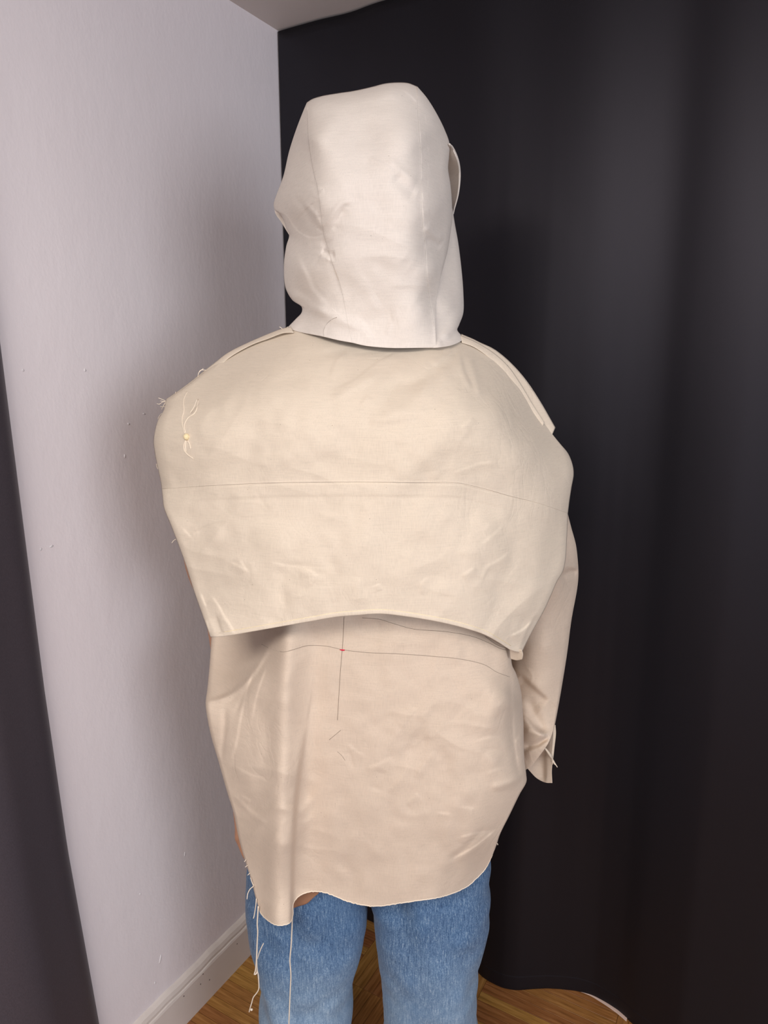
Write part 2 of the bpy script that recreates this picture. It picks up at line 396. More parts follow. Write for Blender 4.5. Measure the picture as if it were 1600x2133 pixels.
wq = floor_at(np.array([p[0] for p in wpx]), np.array([p[1] for p in wpx]))
wl_ = crv(wq, 60); wa, wb = room_ab(wl_)
inner = RM(wa, np.maximum(np.interp(wa, ga, hemb)+0.004, wb+0.003), 0.0008); wl_ = wl_ + (inner-wl_)*np.linspace(0.85, 0.30, 60)[:, None]
tp = grid('hem_tape', np.stack([wl_+[0, 0, 0.0012], wl_*0.5+inner*0.5+[0, 0, 0.004], inner+[0, 0, 0.003]], 0), tape_m, BACK); tp['label'] = 'pale pinkish tape edge showing under the hem'

# charcoal curtain along the near end of the left wall
LC = thing('side_curtain', tuple(RM(A0+0.04, 0.2, 0)), 'charcoal curtain hanging against the near end of the white left wall', 'curtain')
zz = np.linspace(0.01, 2.21, 60)
edge = np.interp(zz, [0.0, 0.2, 0.62, 0.95, 1.69, 2.3], [0.742, 0.730, 0.702, 0.690, 0.676, 0.670])
ss = np.r_[0, np.cumsum(np.r_[np.full(24, 0.0025), np.full(110, 0.011)])]
PP = np.zeros((len(zz), len(ss), 3))
for i, z in enumerate(zz):
    b = edge[i]-ss; roll = np.exp(-ss/0.02)
    a = A0 + 0.012 + 0.030*(1-roll) + 0.022*(np.cos(ss*23.0-0.2*z)-1)*-0.5*np.clip(ss*9, 0, 1) + 0.01*np.sin(ss*9+z*0.7)*np.clip(ss*5, 0, 1)
    PP[i] = RM(a, b, z)
grid('curtain_panel', PP, dark2_m, LC, thick=0.002)

# ------------------------------------------------------------ the person
PERSON = thing('person', (-0.03, 1.06, 0), 'person seen from behind in a cream muslin hooded toile jacket and faded blue jeans', 'person')

def body():
    V, E, R = [], [], []
    def chain(pts, start=None):
        prev = start
        for (p, r) in pts:
            V.append(p); R.append(r if isinstance(r, tuple) else (r, r)); k = len(V)-1
            if prev is not None: E.append((prev, k))
            prev = k
        return prev
    u = lambda x, y, Y: tuple(U(x, y, Y))
    pel = chain([((-0.03, 1.07, 0.92), (0.150, 0.115))])
    sp = chain([((-0.025, 1.07, 1.10), (0.125, 0.10)), ((-0.02, 1.07, 1.28), (0.14, 0.105)), ((-0.012, 1.075, 1.41), (0.13, 0.085))], pel)
    nk = chain([((-0.008, 1.07, 1.50), (0.058, 0.06)), ((-0.004, 1.09, 1.58), (0.058, 0.065)), ((-0.002, 1.095, 1.65), (0.074, 0.095)), ((0, 1.085, 1.72), (0.078, 0.098)), ((0, 1.08, 1.775), (0.055, 0.065))], sp)
    chain([((-0.002, 1.165, 1.645), (0.024, 0.02)), ((-0.002, 1.195, 1.64), (0.012, 0.010))], nk-2)              # nose
    for s in (-1, 1): chain([((s*0.072, 1.085, 1.665), (0.014, 0.022))], nk-2)                                     # ears
    hands = []
    for s, pts in ((-1, [((-0.165, 1.075, 1.42), 0.062), (u(425, 1040, 1.10), 0.046), (u(428, 1187, 1.135), 0.0365), (u(462, 1250, 1.155), 0.034), (u(474, 1340, 1.16), 0.032), (u(506, 1640, 1.16), 0.024)]),
                   (1, [((0.145, 1.075, 1.42), 0.062), (u(1118, 1080, 1.115), 0.042), (u(1138, 1250, 1.13), 0.034), (u(1112, 1390, 1.165), 0.032), (u(1075, 1500, 1.235), 0.024)])):
        wr = chain(pts, sp); hands.append((s, wr))
    for s, wr in hands:
        w0 = np.array(V[wr]); d = w0-np.array(V[wr-1]); d /= np.linalg.norm(d)
        if s < 0: d = np.array([0.0, -0.06, -1.0]); d /= np.linalg.norm(d)
        side = np.cross(d, [1.0, 0, 0]); side /= np.linalg.norm(side)           # spread of the fingers, front to back
        inn = np.array([-s*1.0, 0, 0])                                           # fingers curl inwards
        palm = chain([(tuple(w0+d*0.045), (0.018, 0.036)), (tuple(w0+d*0.085), (0.016, 0.037))], wr)
        for k, (q, ln) in enumerate(((-0.027, 0.070), (-0.009, 0.078), (0.009, 0.074), (0.026, 0.058))):
            b0 = w0+d*0.09+side*q
            chain([(tuple(b0), 0.0095), (tuple(b0+d*ln*0.45+inn*0.008), 0.0085), (tuple(b0+d*ln*0.75+inn*0.022), 0.0078), (tuple(b0+d*ln*0.95+inn*0.040), 0.0065)], palm)
        t0 = w0+d*0.035-side*0.03
        chain([(tuple(t0), 0.012), (tuple(t0+d*0.03-side*0.018+inn*0.01), 0.010), (tuple(t0+d*0.058-side*0.022+inn*0.018), 0.008)], palm-1)
    for s, hx, kx, ax in ((-1, -0.128, -0.138, -0.145), (1, 0.068, 0.080, 0.088)):
        an = chain([((hx, 1.075, 0.83), (0.082, 0.085)), ((kx, 1.09, 0.50), (0.054, 0.058)), ((kx, 1.085, 0.33), (0.052, 0.056)), ((ax, 1.095, 0.10), (0.034, 0.040))], pel)
        chain([((ax, 1.06, 0.045), (0.034, 0.040))], an)
        chain([((ax+s*0.006, 1.17, 0.040), (0.040, 0.032)), ((ax+s*0.012, 1.26, 0.026), (0.042, 0.022))], an)
    me = bpy.data.meshes.new('body'); me.from_pydata(V, E, []); me.update()
    o = bpy.data.objects.new('body', me); COL.objects.link(o)
    m = o.modifiers.new('skin', 'SKIN'); m.use_smooth_shade = True
    for i, sv in enumerate(me.skin_vertices[0].data): sv.radius = R[i]; sv.use_root = (i == 0)
    o.modifiers.new('sub', 'SUBSURF').levels = 2
    dg = bpy.context.evaluated_depsgraph_get(); ev = o.evaluated_get(dg)
    m2 = bpy.data.meshes.new_from_object(ev); bpy.data.objects.remove(o)
    m2.name = 'body'; m2.materials.clear()
    for p in m2.polygons: p.use_smooth = True
    b = link('body', m2, skin_m, PERSON); b['label'] = 'bare skin of the left arm and hand'
    return b
body()

# --- jeans
def leg(name, Lp, Rp, xs, top_y, Yb, Ys, parent, zend=0.10):
    """one trouser leg: tube between the two drawn sides, then straight on down to the ankle"""
    nv, nu = 150, 72
    L, R = crv(Lp, nv), crv(Rp, nv)
    py = np.linspace(top_y, Lp[-1][1], nv)
    xl = np.interp(py, L[:, 1], L[:, 0]); xr = np.interp(py, R[:, 1], R[:, 0])
    sL, sR = U(xl, py, Ys), U(xr, py, Ys)
    z = (sL[:, 2]+sR[:, 2])/2
    c, h = (sL[:, 0]+sR[:, 0])/2, (sR[:, 0]-sL[:, 0])/2
    zl = np.linspace(z[-1], zend, 40)[1:]; k = (z[-1]-zl)/(z[-1]-zend)
    slope = (c[-1]-c[-20])/(z[-20]-z[-1])
    z = np.r_[z, zl]; c = np.r_[c, c[-1]+0.03*slope*k]; h = np.r_[h, h[-1]*(1-0.1*k)]
    th = np.linspace(0, 2*math.pi, nu, endpoint=False)
    dep = (Ys-Yb)*np.r_[np.ones(nv), 1-0.12*k]
    ct, st = np.cos(th), np.sin(th); e = 0.86
    X = c[:, None] + h[:, None]*np.sign(ct)*np.abs(ct)**e; Y = Ys - dep[:, None]*np.sign(st)*np.abs(st)**e
    Z = np.broadcast_to(z[:, None], X.shape).copy()
    wr = 0.0035*np.sin(Z*60+X*25)*np.exp(-((Z-0.82)/0.08)**2) + 0.0030*vnoise(X*1000+xs, Z*1000, 70, 5) + 0.0016*vnoise(X*1000+xs, Z*1000, 28, 6) + 0.004*vnoise(X*1000*3.2+xs+Z*600, Z*1000, 110, 8)
    X += wr*ct; Y -= wr*st
    o = grid(name, np.stack([X, Y, Z], -1), denim, parent, closed=True, thick=0.0012); return o
JY, JS = 0.995, 1.085
th = np.linspace(0, 2*math.pi, 96, endpoint=False); zz = np.linspace(0.755, 1.0, 50)
ct, st = np.cos(th), np.sin(th)
kk = np.clip((zz-0.755)/0.1, 0, 1)[:, None]
X = -0.03 + (0.196-0.012*kk)*np.sign(ct)*np.abs(ct)**0.8; Y = 1.085 - (0.088+0.012*kk)*np.sign(st)*np.abs(st)**0.75*(1+0.10*np.cos(2*th+0)*0)
Zg = np.broadcast_to(zz[:, None], (50, 96)).copy()
Zg = Zg + (1-kk)*0.075*np.abs(np.cos(th))[None, :]**0.7*0 
JEANS = grid('jeans', np.stack([np.broadcast_to(X, (50, 96)), np.broadcast_to(Y, (50, 96)), Zg], -1), denim, PERSON, closed=True, thick=0.0012)
JEANS['label'] = 'faded mid-blue denim jeans'
leg('trouser_leg', [(545, 1690), (522, 1750), (510, 1798), (516, 1869), (527, 1934), (538, 1991), (540, 2044), (543, 2140)], [(770, 1690), (764, 1850), (760, 1886), (754, 1947), (745.6, 2013), (737, 2070), (733, 2140)], 0, 1690, JY, JS, JEANS)
leg('trouser_leg', [(766, 1690), (774, 1850), (778, 1888), (787, 1947), (794, 2000), (799, 2057), (802, 2140)], [(970, 1690), (1008, 1742), (1027, 1785), (1025.6, 1812), (1014.7, 1895), (1003.7, 1956), (995, 2009), (993, 2066), (991.5, 2140)], 400, 1690, JY, JS, JEANS)

# --- generic draped cloth piece: outline + depth + folds; returns the grid of points and a surface look-up
def ease(l, k):
    out = []
    for f in l:
        a = f[2]*(k if abs(f[2]) < 0.0125 else 1)
        out.append((f[0], 2.0, a*0.85, 15) if len(f) == 3 and f[1] <= 5 else (f[0], f[1], a, *f[3:]))   # small creases: a sharp edge falling off to one side
    return out
class Cloth:
    def __init__(s, T, B, L, R, nu, nv, depth, folds=(), roll=(0, 0, 0, 0), rollw=26, rollp=0.022, soft=0.0007, seed=1, uk=0.6, facet=0.0, fs=70):
        us, vs = edgey(nu, uk), edgey(nv, uk*0.5)
        G = coons(T, B, L, R, us, vs); s.px, s.py = G[..., 0], G[..., 1]
        Y = depth(s.px, s.py) - strokes(s.px, s.py, list(folds))
        Y += soft*vnoise(s.px, s.py, 60, seed) + soft*0.5*vnoise(s.px, s.py, 24, seed+1)
        if facet:
            a_, b_ = s.px*0.82+s.py*0.57, -s.px*0.57+s.py*0.82
            mk = np.clip(0.75+0.7*vnoise(a_, b_, 150, seed+7), 0.12, 1.5)
            Y += facet*mk*(np.abs(vnoise(a_, b_*0.45, fs, seed+3)) + 0.45*np.abs(vnoise(b_+0.4*a_, a_*0.5, fs*0.6, seed+4)) + 0.15*np.abs(vnoise(a_, b_*0.6, fs*0.3, seed+5)))
        wpx = np.linalg.norm(G[:, -1]-G[:, 0], axis=1)[:, None]; hpx = np.linalg.norm(G[-1]-G[0], axis=1)[None]
        for f, d in zip(roll, (us[None]*wpx, (1-us)[None]*wpx, vs[:, None]*hpx, (1-vs)[:, None]*hpx)):   # left, right, top, bottom
            if f:
                q = np.clip(1-d/(rollw*f), 0, 1); Y = Y + rollp*f*(1-np.sqrt(1-np.minimum(q, 0.999)**2))
        s.Y = Y; s.P = U(s.px, s.py, Y)
    def at(s, x, y, lift=0.0008):
        d = ((s.px-x)**2+(s.py-y)**2).ravel(); k = np.argpartition(d, 5)[:5]; w_ = 1/(d[k]+0.3)
        return U(x, y, (s.Y.ravel()[k]*w_).sum()/w_.sum()-lift)

# --- the lower back of the jacket: a tube open at the hem
shirt_T = [(452, 1160), (600, 1150), (800, 1150), (950, 1150), (1075, 1160)]
shirt_L = [(452, 1160), (446, 1260), (441, 1330), (437.6, 1381), (432.6, 1434), (429, 1464), (432, 1492), (441, 1535), (455, 1583), (474, 1650), (487.5, 1694), (498, 1746), (509, 1785.6), (522.5, 1829), (533, 1869), (540, 1893)]
shirt_R = [(1075, 1160), (1065, 1300), (1066, 1384), (1074, 1402), (1084, 1435), (1089.5, 1495), (1091.5, 1576), (1095.5, 1612), (1096, 1628), (1082, 1654), (1060.6, 1698), (1041, 1737.5), (1034, 1759), (1025.6, 1781)]
shirt_B = [(540, 1893), (544, 1903), (553, 1913), (570.6, 1925), (588, 1927), (604, 1922), (610, 1906), (611, 1882), (623, 1866.6), (645, 1858), (671, 1858), (697.5, 1866.6), (724, 1877.5), (750, 1884), (780.6, 1887.6), (815.6, 1884), (859, 1877.5), (925, 1866.6), (969, 1849), (990.6, 1831.6), (1012.5, 1807.5), (1025.6, 1781)]
sd = tps([(452, 1160, 1.06), (560, 1160, .96), (760, 1160, .945), (950, 1160, .95), (1075, 1160, 1.03),
          (441, 1335, 1.105), (495, 1330, 1.085), (540, 1330, 1.03), (590, 1330, .945), (655, 1330, .945), (760, 1330, .94), (900, 1330, .935), (1000, 1340, .945), (1060, 1350, .975),
          (437, 1400, 1.062), (485, 1400, 1.045), (530, 1395, .99), (433, 1440, 1.028), (480, 1435, 1.012), (520, 1425, .975),
          (430, 1468, 1.003), (480, 1468, .990), (440, 1535, .998), (490, 1540, .972), (530, 1465, .962), (592, 1465, .935), (655, 1465, .945), (760, 1465, .932), (900, 1465, .922), (1000, 1465, .930), (1060, 1465, .950), (1070, 1465, .975), (1088, 1465, 1.03),
          (467, 1620, .99), (520, 1620, .953), (585, 1620, .932), (645, 1620, .945), (760, 1620, .93), (900, 1620, .924), (1000, 1620, .927), (1066, 1620, .955), (1095, 1620, .995),
          (502, 1760, .985), (550, 1760, .945), (588, 1760, .933), (635, 1760, .95), (760, 1760, .938), (900, 1760, .934), (980, 1760, .945), (1032, 1760, .985),
          (541, 1900, .962), (575, 1915, .936), (603, 1910, .942), (640, 1860, .965), (780, 1888, .946), (925, 1866, .952), (1012, 1807, 1.005)])
shirt_folds = [
    ([(640, 1500), (619, 1640), (610, 1780), (608, 1900), (606, 2120)], 4, 0.016, 70),                               # right flank of the tube fold, drop to its right
    ([(592, 1240), (594, 1400), (587, 1600), (583, 1750), (574, 1980)], 26, 0.0135),
    ([(655, 1300), (650, 1500), (640, 1650), (650, 1840)], 28, -0.009),
    ([(545, 1360), (520, 1420), (505, 1480), (490, 1560), (475, 1600)], 5, 0.0035), ([(560, 1380), (538, 1440), (525, 1500)], 5, 0.003), ([(533, 1395), (512, 1440), (490, 1490)], 6, -0.003),
    ([(420, 1466), (470, 1454), (512, 1424), (545, 1375), (575, 1325)], 6, 0.0075),
    ([(470, 1470), (466, 1540), (460, 1590)], 7, -0.004), ([(490, 1595), (520, 1612), (560, 1625)], 4, 0.0022), ([(500, 1655), (525, 1668)], 3.5, 0.0025), ([(480, 1650), (520, 1690), (560, 1720)], 6, 0.002),
    ([(870, 1475), (850, 1500), (838, 1520)], 4, 0.003), ([(760, 1600), (790, 1590), (820, 1575)], 4, 0.0025), ([(860, 1620), (888, 1580), (905, 1560)], 4, 0.003), ([(805, 1650), (835, 1615), (850, 1590)], 4.5, 0.003), ([(845, 1675), (870, 1650)], 4, 0.0025),
    ([(780, 1650), (795, 1600)], 14, -0.003), ([(820, 1690), (860, 1700), (900, 1690)], 10, 0.002), ([(960, 1680), (955, 1780), (930, 1850)], 16, -0.003), ([(915, 1540), (930, 1700), (900, 1800)], 30, -0.003),
    ([(940, 1790), (985, 1765), (1035, 1725)], 3, 0.0045), ([(930, 1795), (965, 1770), (1000, 1735), (1030, 1730)], 7, -0.004), ([(950, 1745), (990, 1735), (1020, 1730)], 4, 0.003),
    ([(985, 1545), (1030, 1535), (1072, 1548)], 3.5, 0.0028), ([(1000, 1555), (1040, 1560), (1070, 1570)], 3.5, -0.002), ([(1010, 1610), (1040, 1602), (1065, 1610)], 3, 0.0018), ([(1020, 1640), (1050, 1635), (1090, 1615)], 8, 0.005), ([(1072, 1545), (1084, 1530)], 3, 0.004),
    ([(960, 1680), (990, 1685)], 3, 0.0022), ([(910, 1692), (940, 1695)], 3, 0.002), ([(1066, 1400), (1068, 1480), (1074, 1560), (1085, 1625)], 3, -0.004, 10),
    ([(720, 1545), (745, 1565), (765, 1575)], 3, 0.0018), ([(730, 1560), (740, 1600)], 3, -0.0016), ([(690, 1650), (700, 1760), (690, 1850)], 22, 0.003), ([(560, 1480), (555, 1560), (530, 1640)], 14, -0.002),
    ([(845, 1760), (850, 1860)], 12, -0.002), ([(760, 1500), (800, 1470), (830, 1400)], 16, 0.0015)] + crumple(50, (470, 1400, 1080, 1880), 21, 0.0005)
SH = Cloth(shirt_T, shirt_B, shirt_L, shirt_R, 330, 330, sd, ease(shirt_folds, 0.75), roll=(0.8, 0.8, 0, 0), rollw=14, rollp=0.012, seed=3, uk=0.45, facet=0.0030, fs=64, soft=0.0012)
def close_front(P, df, n, drop):
    """carry a half-shell on around the wearer's front"""
    L, R = P[:, 0], P[:, -1]; psi = np.linspace(0, math.pi, n+2)[1:-1]
    k = (1-np.cos(psi))/2
    X = R[:, None, 0]*(1-k)+L[:, None, 0]*k; Y = R[:, None, 1]*(1-k)+L[:, None, 1]*k + df*np.sin(psi)**0.7
    Z = R[:, None, 2]*(1-k)+L[:, None, 2]*k + (np.asarray(drop)*np.ones(len(L)))[:, None]*np.sin(psi)
    return np.concatenate([P, np.stack([X, Y, Z], -1)], 1)
JACKET = grid('jacket_back_panel', close_front(SH.P, 0.205, 60, -0.03), cloth_shaded, PERSON, closed=True, thick=0.001)
JACKET['label'] = 'long raw-hemmed lower back panel of the muslin jacket'
# small brown piece filling the gap under the raised hem
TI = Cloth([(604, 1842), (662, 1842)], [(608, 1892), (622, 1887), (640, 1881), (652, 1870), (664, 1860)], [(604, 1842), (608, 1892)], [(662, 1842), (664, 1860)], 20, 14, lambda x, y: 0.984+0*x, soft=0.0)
ti = grid('hem_gap_patch', TI.P, patch_m, JEANS, thick=0.002); ti['label'] = 'brown patch showing between the raised hem and the denim'

def mark(name, pts, cl, r, mat, parent, lift=0.0009, n=40):
    q = crv(pts, n); return tube(name, np.array([cl.at(x, y, lift) for x, y in q]), r, mat, parent, 5, False)
mark('pencil_line', [(717, 1285), (714, 1340), (709, 1400), (703, 1500)], SH, 0.00026, pencil_m, JACKET)
mark('pencil_line', [(545, 1342), (565, 1352), (590, 1358), (615, 1352), (640, 1345), (680, 1346), (712, 1353), (760, 1359), (830, 1362), (900, 1367), (960, 1373), (1010, 1385), (1035, 1400), (1062, 1410)], SH, 0.00026, pencil_m, JACKET, n=110)
mark('pencil_line', [(755, 1287), (790, 1290), (820, 1299), (860, 1310), (930, 1316), (985, 1326), (1020, 1340), (1045, 1352), (1066, 1355)], SH, 0.00026, pencil_m, JACKET, n=80)
mark('pencil_line', [(1010, 1325), (1035, 1343), (1062, 1352)], SH, 0.00026, pencil_m, JACKET)
mark('pencil_line', [(686, 1541), (710, 1521)], SH, 0.00020, pencil_m, JACKET, n=12)
mark('pencil_line', [(703, 1566), (712, 1574), (719, 1584)], SH, 0.00020, pencil_m, JACKET, n=12)
rm_ = mark('marker_dash', [(708, 1353.2), (713, 1354), (718, 1354.2)], SH, (0.0006, 0.0012, 0.0009), red_m, JACKET, n=8); rm_['label'] = 'short red marker dash on the pencil line'
# hanging threads at the raw hem
def hang(pts, Y, r=0.0010, parent=JACKET, n=None):
    p = np.array(pts, float); d = np.linspace(*Y, len(p)) if isinstance(Y, tuple) else np.full(len(p), Y)
    return tube('loose_thread', U(p[:, 0], p[:, 1], d), r, thread_m, parent, 6, True, n)
hang([(538, 1888), (537, 1905), (536, 1925), (537, 1940), (536, 1960), (535, 1985), (534, 2005), (532, 2022), (530, 2030), (534, 2028), (535, 2005)], (.952, .965), 0.0011)
hang([(535, 2000), (536, 2022), (538, 2030), (539, 2045), (539, 2060), (535, 2068), (528, 2077), (524, 2090), (521, 2100), (519, 2108)], (.962, .972), 0.0009)
blob('thread_knot', U(524, 2103, .971), (.0022, .002, .0019), thread_m, JACKET)
hang([(536, 1998), (539, 1988), (544, 1975), (549, 1965)], .962, 0.0007)
hang([(528, 1846), (521, 1852), (516, 1862), (514.5, 1873)], .965, 0.0007)
hang([(534, 1872), (533, 1885), (530, 1905), (528, 1913)], .96, 0.0008)
hang([(529, 1845), (525, 1838), (522, 1828)], .967, 0.0006)
hang([(609, 1910), (608, 1940), (606.5, 1970), (604, 2000), (606, 2030), (605, 2055), (603.5, 2090), (602, 2130), (601, 2170)], (.94, .965), 0.0010)
for (x0, y0, x1, y1) in ((1034, 1757, 1037, 1760), (985, 1832, 992, 1829), (513, 1790, 509, 1795), (516, 1803, 511, 1806), (521, 1818, 516, 1823)):
    hang([(x0, y0), ((x0+x1)/2+1, (y0+y1)/2-1), (x1, y1)], 1.0 if x0 > 900 else .972, 0.0006)
hm = crv(shirt_B, 260); edge_pts = np.array([SH.at(x, y, 0.0004) for x, y in hm]); edge_pts[:, 2] += RNG.normal(0, 0.00035, len(hm))
e_ = tube('raw_hem_edge', edge_pts, 0.0009, thread_m, JACKET, 5, False); e_['label'] = 'frayed pale raw hem edge'

# --- right sleeve with its slit cuff
sl_T = [(1105, 1000), (1140, 985), (1168, 1000)]
sl_R = [(1168, 1000), (1182, 1069), (1189, 1097), (1199, 1134), (1203, 1166), (1204.5, 1197), (1202, 1225), (1190, 1291), (1181, 1360), (1169, 1435), (1160, 1486), (1155, 1512)]
sl_L = [(1105, 1000), (1085, 1200), (1066, 1350), (1062, 1450), (1072, 1540), (1090, 1606)]
sl_B = [(1090, 1606), (1104, 1598), (1124, 1574), (1143, 1546), (1155, 1512)]
sld = tps([(1105, 1000, 1.07), (1168, 1000, 1.08), (1140, 1000, 1.03), (1205, 1180, 1.10), (1165, 1180, 1.035), (1085, 1200, 1.075), (1202, 1225, 1.11), (1160, 1230, 1.055), (1185, 1350, 1.11), (1130, 1350, 1.06), (1066, 1350, 1.11),
           (1169, 1435, 1.10), (1120, 1430, 1.075), (1066, 1450, 1.12), (1155, 1510, 1.095), (1143, 1535, 1.075), (1100, 1520, 1.085), (1072, 1540, 1.11), (1092, 1600, 1.085), (1125, 1573, 1.08)])
sl_folds = [([(1160, 1197), (1180, 1187), (1204, 1184)], 3, -0.010, 26), ([(1165, 1180), (1185, 1178), (1203, 1183)], 5, 0.004), ([(1168, 1200), (1190, 1192), (1206, 1188)], 6, -0.005),
            ([(1085, 1405), (1110, 1430), (1145, 1460)], 4, -0.010, 36), ([(1085, 1482), (1112, 1512), (1140, 1535)], 4, 0.010, 30), ([(1092, 1520), (1120, 1527), (1142, 1536)], 7, 0.004), ([(1090, 1567), (1120, 1556), (1146, 1538)], 4, 0.006, 22), ([(1090, 1556), (1120, 1548), (1146, 1534)], 6, -0.005),
            ([(1100, 1450), (1115, 1490), (1138, 1530)], 12, -0.007), ([(1110, 1300), (1130, 1380), (1110, 1440)], 20, -0.003)] + crumple(18, (1080, 1200, 1190, 1500), 5, 0.0008)
SL = Cloth(sl_T, sl_B, sl_L, sl_R, 110, 260, sld, sl_folds, roll=(1, 0.8, 0, 0), rollw=16, rollp=0.012, seed=9, facet=0.0012, fs=80)
SLEEVE = grid('sleeve', close_front(SL.P, 0.075, 30, 0.0), cloth_shaded, PERSON, closed=True, thick=0.001); SLEEVE['label'] = 'loose right sleeve of the muslin jacket with slit cuff'
CF = Cloth([(1088, 1575), (1120, 1545), (1153, 1508)], [(1101, 1603), (1118, 1621), (1136, 1630), (1150, 1631)], [(1088, 1575), (1094, 1592), (1101, 1603)], [(1153, 1508), (1157, 1525), (1154, 1555), (1151.6, 1582), (1149.5, 1606), (1150.5, 1631)], 40, 50,
           tps([(1090, 1580, 1.125), (1155, 1520, 1.115), (1118, 1621, 1.115), (1150, 1631, 1.098), (1148, 1580, 1.105), (1125, 1590, 1.122)]), [([(1136, 1560), (1137, 1600), (1136, 1632)], 2.5, -0.006, 18)], soft=0.0006, seed=14)
cf = grid('cuff', CF.P, cloth_shaded, SLEEVE, thick=0.001)
PK = Cloth([(1152, 1512), (1157, 1510)], [(1147, 1586), (1152, 1584)], [(1152, 1512), (1151, 1545), (1147, 1586)], [(1157, 1510), (1158, 1527), (1155, 1556), (1152, 1584)], 8, 40, lambda x, y: 1.098+0*x, soft=0.0003)
grid('placket_edge', PK.P, cloth, SLEEVE, thick=0.0012)
tube('placket_edge', U(np.array([1133, 1139, 1146, 1150, 1151]), np.array([1556, 1563, 1573, 1580, 1592]), np.array([1.078, 1.078, 1.082, 1.088, 1.092])), (0.0012, 0.0022, 0.0026, 0.002, 0.001), cloth, SLEEVE)
hang([(1150, 1578), (1155, 1588), (1161, 1598)], 1.09, 0.0008, SLEEVE)
hang([(1151, 1580), (1154, 1590), (1158, 1594)], 1.09, 0.0006, SLEEVE)

# --- cape: two panels joined by the yoke seam
cp_T = [(347, 834), (362, 824), (394, 801), (428, 774), (450, 757), (487, 731), (519, 716), (556, 699), (600, 685), (680, 690), (780, 700), (880, 704), (969, 707), (1000, 716), (1030, 738), (1049, 754), (1071, 784), (1089, 819), (1117.5, 860), (1149, 904)]
cp_L1 = [(347, 834), (341, 856), (330, 875), (323.4, 897), (320.6, 920), (323.4, 945), (329.7, 977), (336, 1006), (337.5, 1019)]
cp_L2 = [(337.5, 1019), (339.5, 1038), (342, 1057), (359, 1100), (386, 1172), (406, 1235), (422.7, 1282), (439, 1327)]
cp_R1 = [(1149, 904), (1167.5, 926), (1183, 945), (1192.5, 969), (1194.5, 988), (1190, 1015), (1186, 1041), (1182.5, 1069)]
cp_R2 = [(1182.5, 1069), (1180.5, 1119), (1177, 1169), (1172, 1190), (1160, 1211), (1146, 1243), (1133, 1271), (1118, 1298), (1100, 1331), (1086, 1360)]
cp_S = [(337.5, 1019), (425, 1012.5), (500, 1008.5), (600, 1005), (737, 1004), (874, 1005), (949, 1005.5), (999, 1015.6), (1061, 1033), (1124, 1049), (1182.5, 1069)]
cp_B = [(439, 1327), (466, 1325.6), (519, 1316.6), (585, 1305), (651, 1293.5), (701, 1285), (750, 1281), (792, 1278.5), (845, 1284), (890, 1291), (935, 1300), (980, 1312), (1010, 1322.5), (1040, 1339), (1064, 1354), (1086, 1360)]
cd = tps([(347, 834, 1.025), (428, 774, 1.040), (519, 716, 1.045), (600, 685, 1.03), (690, 690, 1.0), (800, 700, .995), (900, 704, .995), (969, 707, 1.03), (1030, 738, 1.045), (1071, 784, 1.05), (1117, 860, 1.055), (1149, 904, 1.06),
          (620, 725, .98), (720, 735, .958), (800, 742, .955), (900, 742, .955), (960, 735, .985),
          (322, 920, 1.0), (370, 900, .970), (450, 850, .95), (550, 820, .925), (680, 830, .90), (800, 830, .893), (940, 830, .905), (1040, 850, .945), (1110, 930, .975), (1193, 980, 1.055),
          (337, 1019, .99), (400, 1010, .952), (530, 1005, .908), (650, 1005, .888), (780, 1005, .878), (900, 1005, .885), (1000, 1020, .91), (1090, 1040, .945), (1150, 1060, .985), (1182, 1069, 1.03),
          (360, 1100, .965), (450, 1130, .93), (600, 1150, .888), (780, 1150, .876), (930, 1150, .88), (1060, 1160, .92), (1177, 1169, 1.01),
          (410, 1245, .955), (439, 1327, .93), (520, 1316, .905), (651, 1293, .886), (790, 1279, .878), (900, 1292, .88), (1010, 1322, .905), (1086, 1360, .945), (1125, 1285, .96)])
